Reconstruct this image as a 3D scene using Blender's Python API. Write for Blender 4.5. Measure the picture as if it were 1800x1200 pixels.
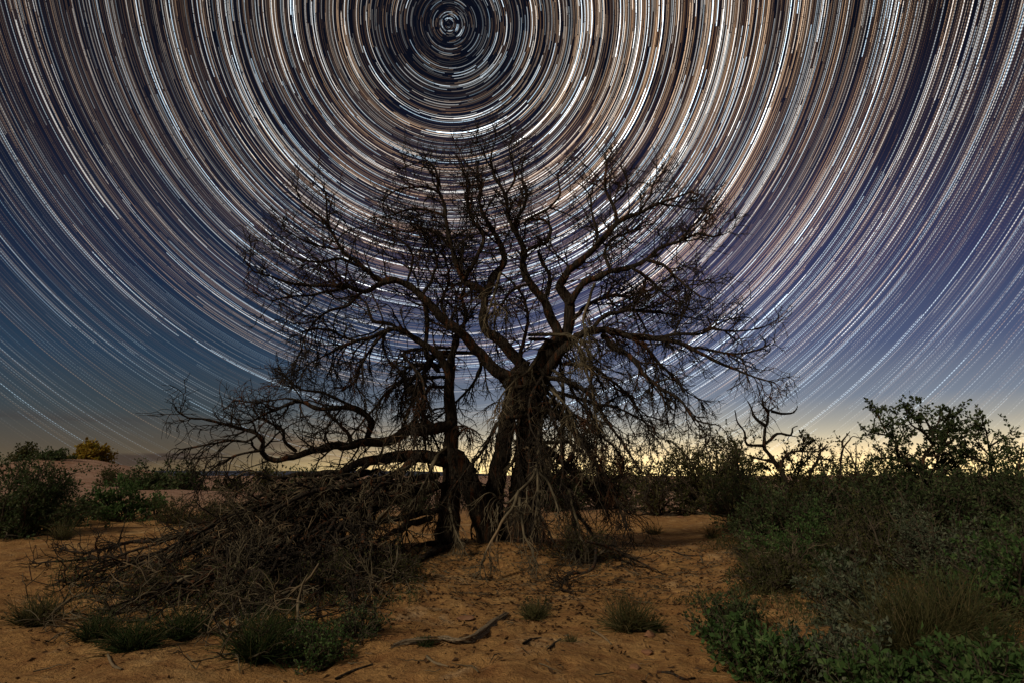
import bpy, math, random
import numpy as np
from mathutils import Vector
random.seed(7); RNG = np.random.default_rng(11)
for o in list(bpy.data.objects): bpy.data.objects.remove(o)
S = bpy.context.scene
COL = S.collection
# ------------------------------------------------------------------ camera
F = 1175.0; CAMH = 1.2; PITCH = math.atan(235.0 / F)
cd = bpy.data.cameras.new('camera'); cam = bpy.data.objects.new('camera', cd); COL.objects.link(cam)
cd.sensor_width = 36; cd.lens = 36 * F / 1800; cd.clip_end = 20000; cd.clip_start = 0.05
cam.location = (0, 0, CAMH); cam.rotation_euler = (math.pi / 2 + PITCH, 0, 0)
S.camera = cam
S.render.resolution_x = 1024; S.render.resolution_y = 682
S.view_settings.view_transform = 'Standard'; S.view_settings.look = 'None'
S.view_settings.exposure = 0; S.view_settings.gamma = 1

def ray(px, py):
    a, b = (px - 900) / F, (600 - py) / F
    c, s = math.cos(PITCH), math.sin(PITCH)
    return np.array([a, c - b * s, s + b * c])
def at(px, py, Y):                       # point on the pixel's ray at world distance Y
    d = ray(px, py); return np.array([0, 0, CAMH]) + d * (Y / d[1])

# ------------------------------------------------------------------ node helper
class NT:
    def __init__(s, t): s.t = t; s.n = t.nodes; s.l = t.links
    def put(s, sock, v):
        if v is None: return
        if isinstance(v, bpy.types.NodeSocket): s.l.new(v, sock)
        else:
            try: sock.default_value = v
            except Exception: sock.default_value = (*v, 1)
    def m(s, op, a, b=None, c=None, clamp=False):
        n = s.n.new('ShaderNodeMath'); n.operation = op; n.use_clamp = clamp
        for i, v in enumerate((a, b, c)): s.put(n.inputs[i], v)
        return n.outputs[0]
    def vm(s, op, a, b=None):
        n = s.n.new('ShaderNodeVectorMath'); n.operation = op
        s.put(n.inputs[0], a); s.put(n.inputs[1], b)
        return n.outputs['Value'] if op in ('DOT_PRODUCT', 'LENGTH') else n.outputs[0]
    def xyz(s, x, y, z=0.0):
        n = s.n.new('ShaderNodeCombineXYZ')
        for i, v in enumerate((x, y, z)): s.put(n.inputs[i], v)
        return n.outputs[0]
    def sep(s, v):
        n = s.n.new('ShaderNodeSeparateXYZ'); s.put(n.inputs[0], v); return n.outputs
    def white(s, v):
        n = s.n.new('ShaderNodeTexWhiteNoise'); n.noise_dimensions = '3D'; s.put(n.inputs['Vector'], v)
        return n.outputs['Value'], n.outputs['Color']
    def noise(s, v, scale, detail=2, rough=.5, dist=0.0):
        n = s.n.new('ShaderNodeTexNoise'); s.put(n.inputs['Vector'], v)
        n.inputs['Scale'].default_value = scale; n.inputs['Detail'].default_value = detail
        n.inputs['Roughness'].default_value = rough; n.inputs['Distortion'].default_value = dist
        return n.outputs['Fac']
    def rng(s, v, a, b, c=0.0, d=1.0, smooth=False):
        n = s.n.new('ShaderNodeMapRange'); n.interpolation_type = 'SMOOTHSTEP' if smooth else 'LINEAR'
        for i, x in enumerate((v, a, b, c, d)): s.put(n.inputs[i], x)
        return n.outputs[0]
    def ramp(s, v, stops, interp='LINEAR'):
        n = s.n.new('ShaderNodeValToRGB'); s.put(n.inputs[0], v); r = n.color_ramp; r.interpolation = interp
        while len(r.elements) < len(stops): r.elements.new(0.5)
        for e, (p, c) in zip(r.elements, stops): e.position = p; e.color = (*c, 1)
        return n.outputs[0]
    def mix(s, f, a, b, mode='MIX'):
        n = s.n.new('ShaderNodeMix'); n.data_type = 'RGBA'; n.blend_type = mode
        s.put(n.inputs[0], f); s.put(n.inputs[6], a); s.put(n.inputs[7], b)
        return n.outputs[2]
    def scale(s, c, f):
        n = s.n.new('ShaderNodeVectorMath'); n.operation = 'SCALE'; s.put(n.inputs[0], c); s.put(n.inputs['Scale'], f)
        return n.outputs[0]
def lin(*c): return tuple(((v / 255) / 12.92 if v <= 10 else (((v / 255) + .055) / 1.055) ** 2.4) for v in c)

# ------------------------------------------------------------------ sky: dusk glow plus star trails round the celestial pole
W = bpy.data.worlds.new('World'); S.world = W; W.use_nodes = True
t = NT(W.node_tree); t.n.clear()
tc = t.n.new('ShaderNodeTexCoord'); D = t.vm('NORMALIZE', tc.outputs['Generated'])
dx, dy, dz = t.sep(D)[0:3]
elev = t.m('MULTIPLY', t.m('ARCSINE', dz), 180 / math.pi)
hl = t.m('SQRT', t.m('ADD', t.m('MULTIPLY', dx, dx), t.m('MULTIPLY', dy, dy)))
GA = math.radians(25)                      # azimuth of the afterglow
gd = t.m('DIVIDE', t.m('ADD', t.m('MULTIPLY', dx, math.sin(GA)), t.m('MULTIPLY', dy, math.cos(GA))), t.m('MAXIMUM', hl, 1e-4))
gfac = t.rng(gd, math.cos(math.radians(49)), math.cos(math.radians(14)), 0, 1, True)
ev = t.rng(elev, 0, 50)
R = lambda L: [(e / 50, lin(*c)) for e, c in L]
right = t.ramp(ev, R([(0, (255, 230, 156)), (.7, (250, 220, 160)), (1.6, (226, 203, 162)), (3.2, (184, 178, 160)), (6, (122, 132, 148)), (10, (78, 90, 122)), (16, (50, 57, 92)), (24, (28, 31, 52)), (32, (9, 13, 25))]))
left = t.ramp(ev, R([(0, (112, 94, 66)), (2, (88, 80, 68)), (5, (60, 70, 76)), (9, (40, 60, 80)), (15, (26, 40, 64)), (24, (16, 22, 38)), (34, (9, 13, 24))]))
base = t.mix(gfac, left, right)
glow = t.m('MULTIPLY', t.m('POWER', t.rng(elev, 4.6, -.2, 0, 1), 2.0), t.m('MULTIPLY', gfac, 1.1))
base = t.vm('ADD', base, t.scale((1.0, .72, .30), glow))
# low streaks of cloud
cv = t.xyz(t.m('MULTIPLY', t.m('ARCTAN2', dx, dy), 5.0), t.m('MULTIPLY', elev, 0.8), 8.2)
cn = t.noise(cv, 1.0, 4, .55, .4)
cmask = t.m('MULTIPLY', t.rng(cn, .50, .62, 0, 1, True), t.m('MULTIPLY', t.rng(elev, 4.8, 2.8, 0, 1, True), t.rng(gfac, .1, .7, 1, .10)))
ccol = t.mix(gfac, lin(60, 50, 48), lin(196, 150, 100))
base = t.mix(t.m('MULTIPLY', cmask, .75), base, ccol)

P = ray(790, 43); P = P / np.linalg.norm(P)
U = np.cross(P, (0, 0, 1)); U /= np.linalg.norm(U); V = np.cross(P, U)
delta = t.m('ARCCOSINE', t.vm('DOT_PRODUCT', D, tuple(P)))
theta = t.m('ADD', t.m('DIVIDE', t.m('ARCTAN2', t.vm('DOT_PRODUCT', D, tuple(V)), t.vm('DOT_PRODUCT', D, tuple(U))), 2 * math.pi), .5)
# the sky's large variation of star density, along the trails
dens = t.noise(t.xyz(t.m('MULTIPLY', delta, 58.0), t.m('MULTIPLY', dx, .9), 1.3), 1.0, 4, .65)
dens = t.rng(dens, .34, .64, .38, 1.30, True)
dotmix = t.rng(delta, math.radians(18), math.radians(42), 0, .62, True)
dotinv = t.m('SUBTRACT', 1.0, dotmix)
sparse = t.rng(delta, math.radians(1.5), math.radians(13), .50, 0, True)
sparse = t.m('MAXIMUM', sparse, t.rng(elev, 20, 1, 0, .55, True))   # few bright stars close to the pole
def layer(N, K, p, w, amp, seed, power, warm, broken=0.0):
    dn = t.m('MULTIPLY', delta, float(N)); ring = t.m('FLOOR', dn); fr = t.m('FRACT', dn)
    v0, c0 = t.white(t.xyz(ring, seed, 0.5)); a, b, _ = t.sep(c0)[0:3]
    th = t.m('FRACT', t.m('ADD', theta, v0))
    seg = t.m('FLOOR', t.m('MULTIPLY', th, float(K)))
    sf = t.m('FRACT', t.m('MULTIPLY', th, float(K)))
    v1, c1 = t.white(t.xyz(ring, seg, seed + 7.3)); r1, r2, r3 = t.sep(c1)[0:3]
    inten = t.m('POWER', t.rng(v1, t.m('ADD', 1 - p, t.m('MULTIPLY', sparse, p)), 1, 0, 1), power)
    cen = t.rng(r3, 0, 1, w * 1.1, 1 - w * 1.1)
    line = t.rng(t.m('ABSOLUTE', t.m('SUBTRACT', fr, cen)), w * .35, w, 1, 0, True)
    x = t.m('MULTIPLY', t.m('MULTIPLY', inten, line), amp)
    x = t.m('MULTIPLY', x, t.m('LESS_THAN', sf, t.rng(r2, 0, 1, .55, 1.0)))
    ds = t.rng(t.m('SINE', t.m('MULTIPLY', t.m('ADD', theta, v0), 2 * math.pi * 1150)), -.5, .6, 0, 1, True)
    x = t.m('MULTIPLY', x, t.m('ADD', dotinv, t.m('MULTIPLY', ds, dotmix)))
    if broken:
        tick = t.noise(t.xyz(t.m('MULTIPLY', ring, 3.17), t.m('MULTIPLY', theta, 900.0), seed), 1.0, 1)
        x = t.m('MULTIPLY', x, t.rng(tick, .30, .36, 1 - broken, 1))
    col = t.ramp(r1, [(0, (1, .42, .16)), (.16, (1, .56, .30)), (.45, (1, .70, .48)), (.66, (1, .84, .70)), (.80, (.92, .96, 1)), (1, (.55, .76, 1))] if warm < 1 else
                 [(0, (1, .48, .20)), (.5, (1, .64, .36)), (1, (.9, .76, .62))])
    return t.scale(col, x)
tr = layer(345, 7, .55, .18, 2.0, 1.0, 2.4, 0, .8)
for a in ((430, 6, .60, .24, 1.5, 2.0, 2.0, 0, .8), (560, 7, .68, .32, 1.1, 3.0, 1.8, 0, .7), (640, 8, .66, .36, .62, 6.0, 1.7, 1, .6), (720, 6, .75, .42, .28, 4.0, 1.3, 1, 0), (70, 8, .40, .055, 2.4, 5.0, 1.5, 0, .8)):
    tr = t.vm('ADD', tr, layer(*a))
env = t.m('MULTIPLY', t.rng(elev, -6.0, 10, 0, 1, True), dens)
side = t.rng(dx, -.62, .05, .50, 1.0, True)
side = t.m('MULTIPLY', side, t.rng(dx, .38, .62, 1.0, .72, True))
side = t.m('MULTIPLY', side, t.rng(dx, -.05, .28, 1.0, 1.3, True))
poleenv = t.rng(delta, math.radians(1.0), math.radians(8.5), .55, 1.0, True)
env = t.m('MULTIPLY', t.m('MULTIPLY', env, side), poleenv)
far = t.rng(delta, math.radians(20), math.radians(60), 1.0, .62, True)
tr = t.scale(tr, t.m('MULTIPLY', env, t.m('MULTIPLY', far, .84)))
tr = t.vm('MULTIPLY', t.vm('POWER', t.vm('MULTIPLY', tr, (1.0, .90, .79)), (1.4, 1.4, 1.4)), (1.22, 1.22, 1.22)); sky = t.vm('ADD', base, tr)
under = t.rng(elev, -1.0, -.2, 0, 1)
sky = t.scale(sky, under)
bg = t.n.new('ShaderNodeBackground'); t.l.new(sky, bg.inputs[0]); bg.inputs[1].default_value = 1.0
wo = t.n.new('ShaderNodeOutputWorld'); t.l.new(bg.outputs[0], wo.inputs[0])
W.cycles.sampling_method = 'MANUAL'; W.cycles.sample_map_resolution = 1024
# ------------------------------------------------------------------ weak warm moonlight from behind the camera
sd = bpy.data.lights.new('moonlight', 'SUN'); sd.energy = 1.9; sd.angle = math.radians(7); sd.color = (1, .86, .66)
so = bpy.data.objects.new('moonlight', sd); COL.objects.link(so); so.location = (-6, -6, 12)
so.rotation_euler = Vector((9, 9, -9)).to_track_quat('-Z', 'Y').to_euler()

# ------------------------------------------------------------------ materials
def mat(name, build, rough=.9, spec=.15):
    m = bpy.data.materials.new(name); m.use_nodes = True; q = NT(m.node_tree); q.n.clear()
    b = q.n.new('ShaderNodeBsdfPrincipled'); o = q.n.new('ShaderNodeOutputMaterial'); q.l.new(b.outputs[0], o.inputs[0])
    b.inputs['Roughness'].default_value = rough; b.inputs['Specular IOR Level'].default_value = spec
    tcn = q.n.new('ShaderNodeTexCoord'); build(q, b, tcn.outputs['Object']); return m
def bump(q, b, h, strength, dist):
    n = q.n.new('ShaderNodeBump'); n.inputs['Strength'].default_value = strength; n.inputs['Distance'].default_value = dist
    q.l.new(h, n.inputs['Height']); q.l.new(n.outputs[0], b.inputs['Normal'])
def two(c1, c2, scale, c3=None, bs=0.0, stretch=None):
    def f(q, b, co):
        if stretch:
            mp = q.n.new('ShaderNodeMapping'); mp.inputs['Scale'].default_value = stretch; q.l.new(co, mp.inputs[0]); co = mp.outputs[0]
        n = q.noise(co, scale, 4, .6); c = q.ramp(n, [(.36, c1), (.62, c2)])
        if c3: c = q.mix(q.rng(q.noise(co, scale * .37, 3, .6), .56, .66, 0, 1), c, c3)
        q.put(b.inputs['Base Color'], c)
        if bs: bump(q, b, n, .8, bs)
    return f
M = {}
M['bark'] = mat('dead_bark', two((.009, .0075, .006), (.060, .047, .034), 16, (.11, .045, .02), .07, (2.6, 2.6, .42)))
M['twig'] = mat('dead_twig', two((.010, .0085, .007), (.040, .032, .025), 5, (.09, .04, .02)))
M['pale'] = mat('weathered_lit_wood', two((.028, .024, .016), (.165, .135, .086), 3.2, (.24, .17, .10), .01))  # weathered wood, its paleness also painting in light on the front branches
M['drift'] = mat('grey_wood_grain', two((.10, .075, .048), (.27, .21, .14), 10, None, .012, (1, 6, 6)))
def leafm(name, a, b_, c=None):
    def f(q, b, co):
        g = q.n.new('ShaderNodeNewGeometry'); r = g.outputs['Random Per Island']
        col = q.ramp(r, [(0, a), (.7, b_), (1, c or b_)])
        n = q.noise(co, 3.0, 2); q.put(b.inputs['Base Color'], q.mix(q.rng(n, .35, .65, 0, .5), col, a))
    m = mat(name, f, .75, .25); nt = m.node_tree; b = nt.nodes['Principled BSDF']; o = [x for x in nt.nodes if x.type == 'OUTPUT_MATERIAL'][0]
    tl = nt.nodes.new('ShaderNodeBsdfTranslucent'); mx = nt.nodes.new('ShaderNodeMixShader'); mx.inputs[0].default_value = .4
    nt.links.new(b.inputs['Base Color'].links[0].from_socket, tl.inputs[0]); nt.links.new(b.outputs[0], mx.inputs[1]); nt.links.new(tl.outputs[0], mx.inputs[2]); nt.links.new(mx.outputs[0], o.inputs[0])
    return m
M['leaf_dark'] = leafm('dark_leaf', (.030, .050, .018), (.085, .125, .045), (.17, .18, .08))
M['leaf_green'] = leafm('green_leaf', (.035, .08, .020), (.10, .18, .05), (.18, .23, .09))
M['leaf_olive'] = leafm('olive_leaf', (.035, .042, .012), (.10, .105, .035), (.17, .14, .05))
M['leaf_sage'] = leafm('sage_leaf', (.06, .08, .045), (.15, .18, .11), (.22, .23, .15))
M['leaf_warm_lit'] = leafm('warm_lit_leaf', (.20, .12, .015), (.50, .34, .04), (.30, .33, .05))  # warm light on the far-left tree, painted into its leaf colour
M['grass'] = leafm('dry_grass', (.06, .065, .022), (.17, .155, .06), (.27, .21, .10))
M['grass_green'] = leafm('green_grass', (.025, .045, .012), (.06, .10, .028), (.20, .16, .08))
M['stem'] = mat('shrub_stem', two((.035, .027, .02), (.10, .08, .055), 8))
M['litter'] = leafm('litter_chip', (.045, .026, .013), (.12, .065, .03), (.22, .13, .06))
M['rock'] = mat('red_sandstone', two((.18, .085, .045), (.34, .18, .10), 3, (.24, .16, .11), .02))
def sand(q, b, co):
    x, y, z = q.sep(co)[0:3]
    n1 = q.noise(co, .55, 5, .6); n2 = q.noise(co, 4.5, 6, .65, .5); n3 = q.noise(co, 90, 3, .7)
    c = q.ramp(n1, [(.3, (.35, .190, .068)), (.55, (.47, .265, .100)), (.72, (.58, .38, .17))])
    c = q.mix(q.rng(n2, .34, .58, .85, 0), c, (.23, .105, .040))
    c = q.mix(q.rng(q.noise(co, 1.6, 5, .7, .8), .56, .72, 0, .7), c, (.60, .43, .25))
    c = q.mix(q.rng(q.noise(co, 26, 3, .6), .60, .68, 0, .6), c, (.11, .055, .028))
    far = q.rng(y, 17, 30, 0, 1, True)
    rockc = q.ramp(q.noise(q.xyz(q.m('MULTIPLY', x, .12), q.m('MULTIPLY', y, .5), z), 2.0, 5, .6), [(.35, (.27, .15, .10)), (.6, (.42, .27, .20))])
    c = q.mix(far, c, rockc)
    c = q.mix(q.rng(n3, .4, .75, 0, .35), c, (.16, .075, .03))
    q.put(b.inputs['Base Color'], c)
    w = q.n.new('ShaderNodeTexWave'); w.wave_type = 'BANDS'; w.bands_direction = 'Y'; q.put(w.inputs['Vector'], co)
    w.inputs['Scale'].default_value = 2.1; w.inputs['Distortion'].default_value = 9; w.inputs['Detail'].default_value = 3; w.inputs['Detail Scale'].default_value = .8
    h = q.m('ADD', q.m('MULTIPLY', w.outputs['Fac'], .05), q.m('ADD', n2, q.m('MULTIPLY', n3, .10)))
    h = q.m('ADD', h, q.m('MULTIPLY', q.noise(co, 14, 5, .7, 1.0), .55))
    bump(q, b, h, 1.0, .08)
M['sand'] = mat('orange_sand', sand, .95, .1)
M['mesa'] = mat('mesa_painted_haze', two((.035, .045, .075), (.06, .07, .11), .004))  # blue haze of distance painted into the rock colour

# ------------------------------------------------------------------ ground height
def _h(ix, iy, s):
    n = (ix * 374761393 + iy * 668265263 + s * 1442695041) & 0xffffffff
    n = ((n ^ (n >> 13)) * 1274126177) & 0xffffffff
    return ((n ^ (n >> 16)) & 0xffff) / 65535.0
def vnoise(x, y, s=0):
    x = np.asarray(x, float); y = np.asarray(y, float)
    ix = np.floor(x).astype(np.int64); iy = np.floor(y).astype(np.int64); fx = x - ix; fy = y - iy
    fx = fx * fx * (3 - 2 * fx); fy = fy * fy * (3 - 2 * fy)
    a = _h(ix, iy, s); b = _h(ix + 1, iy, s); c = _h(ix, iy + 1, s); d = _h(ix + 1, iy + 1, s)
    return (a + (b - a) * fx) * (1 - fy) + (c + (d - c) * fx) * fy - .5
def sst(x, a, b): q = np.clip((x - a) / (b - a), 0, 1); return q * q * (3 - 2 * q)
def H(x, y):
    x = np.asarray(x, float); y = np.asarray(y, float)
    near = 1 - sst(np.hypot(x, y - 8), 25, 80)
    z = .10 * vnoise(x * .35, y * .35, 1) + .10 * vnoise(x * .9 + 5, y * .9, 2)
    z = z + near * (.05 * vnoise(x * 2.3, y * 2.3, 3) + .03 * vnoise(x * 5.2, y * 5.2, 4) + .020 * vnoise(x * 9, y * 9, 5) - .030 * sst(vnoise(x * 5.7 + 3, y * 5.7, 15), .22, .40) + .010 * vnoise(x * 19, y * 19, 16))
    z = z + .22 * np.exp(-(((x + .3) / 3.2) ** 2 + ((y - 10.6) / 1.5) ** 2))           # low mound round the tree
    z = z + .16 * sst(x, 1.6, 3.2) * (1 - sst(y, 9, 14))
    z = z + 2.6 * np.exp(-(((x + 37) / 9.5) ** 2 + ((y - 56) / 9.0) ** 2))                # rock hummock far left
    z = z + .55 * np.exp(-(((x + 17) / 9) ** 2 + ((y - 30) / 7.0) ** 2))
    z = z + .5 * sst(x, 6, 20) * np.exp(-((y - 30) / 14.0) ** 2)
    z = z + sst(y, 60, 200) * .5 * vnoise(x * .02, y * .02, 6)
    return z * (1 - np.exp(-(x * x + y * y) / 2.0))
def grow_axis(a, b, step, g, lim0, lim1):
    v = list(np.arange(a, b + 1e-6, step)); s = step
    while v[-1] < lim1: s *= g; v.append(v[-1] + s)
    s = step
    while v[0] > lim0: s *= g; v.insert(0, v[0] - s)
    return np.array(v)
def link(name, verts, faces, material, parent=None, smooth=True):
    me = bpy.data.meshes.new(name); me.vertices.add(len(verts)); me.vertices.foreach_set('co', np.asarray(verts, np.float32).ravel())
    fa = np.asarray(faces, np.int32); k = fa.shape[1]; n = len(fa)
    me.loops.add(n * k); me.loops.foreach_set('vertex_index', fa.ravel())
    me.polygons.add(n); me.polygons.foreach_set('loop_start', np.arange(0, n * k, k, dtype=np.int32)); me.polygons.foreach_set('loop_total', np.full(n, k, np.int32))
    me.polygons.foreach_set('use_smooth', np.full(n, smooth)); me.update(calc_edges=True); me.validate()
    me.materials.append(material); o = bpy.data.objects.new(name, me); COL.objects.link(o)
    if parent is not None: o.parent = parent; o.matrix_parent_inverse = PM.get(parent.name, o.matrix_parent_inverse)
    return o
PM = {}
def tag(o, label=None, cat=None, group=None, kind=None):
    if label: o['label'] = label
    if cat: o['category'] = cat
    if group: o['group'] = group
    if kind: o['kind'] = kind
    return o
def empty(name, loc, label, cat, group=None):
    o = bpy.data.objects.new(name, None); COL.objects.link(o); o.location = tuple(float(v) for v in loc); o.empty_display_size = .2
    PM[o.name] = __import__('mathutils').Matrix.Translation(o.location).inverted()
    return tag(o, label, cat, group)
gx = grow_axis(-9, 9, .045, 1.07, -6000, 6000); gy = grow_axis(3.6, 14, .04, 1.05, -6000, 9000)
X, Y = np.meshgrid(gx, gy); Z = H(X, Y); nx, ny = len(gx), len(gy)
idx = np.arange(nx * ny).reshape(ny, nx)
gf = np.stack([idx[:-1, :-1], idx[:-1, 1:], idx[1:, 1:], idx[1:, :-1]], -1).reshape(-1, 4)
tag(link('ground', np.stack([X, Y, Z], -1).reshape(-1, 3), gf, M['sand']), kind='structure')
def G(px, py, h=0.0):                       # point where the pixel's ray meets the ground (+h)
    d = ray(px, py); lo = 2.0; Yq = lo
    for k in range(4000):
        p = np.array([0, 0, CAMH]) + d * (Yq / d[1])
        if p[2] < float(H(p[0], p[1])) + h or Yq > 150: break
        Yq += .02 if Yq < 20 else .2
    return p
# distant mesas
mv, mf = [], []
xs = np.linspace(-4200, 400, 240)
prof = 34 + 60 * np.clip(vnoise(xs * .0016, xs * 0, 9) + .2, 0, .6) + 10 * vnoise(xs * .011, xs * 0, 10)
prof *= sst(xs, -4200, -3600) * (1 - sst(xs, -900, 200))
for k, (yy, hh) in enumerate(((4200, 0), (4450, .55), (4600, 1.0), (5600, .95), (6200, 0))):
    for i, xx in enumerate(xs): mv.append((xx, yy + 120 * math.sin(xx * .004 + k), -3 + prof[i] * hh))
nxs = len(xs)
for k in range(4):
    for i in range(nxs - 1): mf.append((k * nxs + i, k * nxs + i + 1, (k + 1) * nxs + i + 1, (k + 1) * nxs + i))
tag(link('hills', mv, mf, M['mesa']), kind='structure')

# ------------------------------------------------------------------ tubes
def nrm(a): return a / np.maximum(np.linalg.norm(a, axis=-1, keepdims=True), 1e-9)
class Tubes:
    def __init__(s): s.b = []
    def add(s, P_, R_, sides=4): s.b.append((np.asarray(P_, float), np.asarray(R_, float), sides))
    def geo(s):
        V_, F_, off = [], [], 0
        for P_, R_, k in s.b:
            if P_.ndim == 2: P_, R_ = P_[None], R_[None]
            n, p = P_.shape[:2]
            if n == 0: continue
            T = np.empty_like(P_); T[:, 1:-1] = P_[:, 2:] - P_[:, :-2]; T[:, 0] = P_[:, 1] - P_[:, 0]; T[:, -1] = P_[:, -1] - P_[:, -2]; T = nrm(T)
            ref = np.where(np.abs(T[:, 0, 2:3]) < .9, np.array([[0, 0, 1.]]), np.array([[1., 0, 0]]))
            A = np.empty_like(P_); A[:, 0] = nrm(np.cross(T[:, 0], ref))
            for i in range(1, p): a = A[:, i - 1]; A[:, i] = nrm(a - T[:, i] * np.sum(a * T[:, i], -1, keepdims=True))
            B = np.cross(T, A); an = np.arange(k) * 2 * math.pi / k
            v = P_[:, :, None] + R_[:, :, None, None] * (A[:, :, None] * np.cos(an)[None, None, :, None] + B[:, :, None] * np.sin(an)[None, None, :, None])
            V_.append(v.reshape(-1, 3)); ii = (np.arange(n * p * k) + off).reshape(n, p, k); nx_ = np.roll(ii, -1, 2)
            F_.append(np.stack([ii[:, :-1], nx_[:, :-1], nx_[:, 1:], ii[:, 1:]], -1).reshape(-1, 4)); off += n * p * k
        return (np.concatenate(V_), np.concatenate(F_)) if V_ else (np.zeros((0, 3)), np.zeros((0, 4), int))
    def build(s, name, m, parent=None):
        v, f = s.geo(); return link(name, v, f, m, parent) if len(f) else None
def grow(P0, D0, L, R0, n, wander=.25, bend=.18, trop=(0, 0, 0), tip=.35):
    N = len(P0); d = nrm(D0); P_ = np.empty((N, n, 3)); P_[:, 0] = P0; st = (L / (n - 1))[:, None]
    bv = RNG.normal(size=(N, 3)) * bend; tr_ = np.asarray(trop, float)
    for i in range(1, n):
        d = nrm(d + bv + RNG.normal(size=(N, 3)) * wander + tr_); P_[:, i] = P_[:, i - 1] + d * st
    R_ = R0[:, None] * (1 - (1 - tip) * np.linspace(0, 1, n)[None])
    return P_, R_
def sample(P_, R_, spacing, t0=.15, t1=1.0):
    # points along a batch of polylines: positions, directions, radii, fraction along
    N, n = P_.shape[:2]; seg = np.linalg.norm(P_[:, 1:] - P_[:, :-1], axis=-1).sum(1)
    cnt = np.maximum(1, np.round(seg * (t1 - t0) / spacing + RNG.uniform(-.5, .5, N))).astype(int)
    who = np.repeat(np.arange(N), cnt); u = RNG.uniform(t0, t1, len(who)) * (n - 1); i = np.minimum(u.astype(int), n - 2); f = (u - i)[:, None]
    a, b = P_[who, i], P_[who, i + 1]; r = R_[who, i] * (1 - f[:, 0]) + R_[who, i + 1] * f[:, 0]
    return a + (b - a) * f, nrm(b - a), r, u / (n - 1), who
def side(d, lo, hi):
    r = nrm(np.cross(d, RNG.normal(size=d.shape))); a = np.radians(RNG.uniform(lo, hi, len(d)))[:, None]
    return d * np.cos(a) + r * np.sin(a)
def smooth_path(pts, rad, step, jit):
    pts = np.array(pts, float); rad = np.array(rad, float); out, ro = [], []
    q = np.vstack([2 * pts[0] - pts[1], pts, 2 * pts[-1] - pts[-2]])
    for i in range(len(pts) - 1):
        p0, p1, p2, p3 = q[i:i + 4]; k = max(2, int(np.linalg.norm(p2 - p1) / step))
        for j in range(k):
            u = j / k; out.append(.5 * ((2 * p1) + (p2 - p0) * u + (2 * p0 - 5 * p1 + 4 * p2 - p3) * u * u + (3 * p1 - p0 - 3 * p2 + p3) * u ** 3))
            ro.append(rad[i] + (rad[i + 1] - rad[i]) * u)
    out.append(pts[-1]); ro.append(rad[-1]); out = np.array(out); ro = np.array(ro)
    nz = RNG.normal(size=out.shape); nz = (nz + np.roll(nz, 1, 0) + np.roll(nz, -1, 0)) / 2; nz[0] = 0
    out += nz * jit * np.minimum(1, ro / .03)[:, None]
    ro *= 1 + np.where(ro > .07, .05, .14) * RNG.normal(size=len(ro)).clip(-1, 1)
    return out, ro
UP = {'up': (0, -.0, .07), 'out': (0, 0, .0), 'droop': (0, 0, -.13), 'hang': (0, -.02, -.24)}
def capped(pa, ra):
    e0 = nrm(pa[0] - pa[1]); e1 = nrm(pa[-1] - pa[-2])
    return (np.vstack([pa[0] + e0 * ra[0] * .7, pa[0] + e0 * ra[0] * .5, pa, pa[-1] + e1 * ra[-1] * 1.2]), np.concatenate([[.0005, ra[0] * .72], ra, [.0005]]))
WS = {'trunk': .95, 'root': 1, 'main_stem': .8, 'limb': .8}
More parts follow.
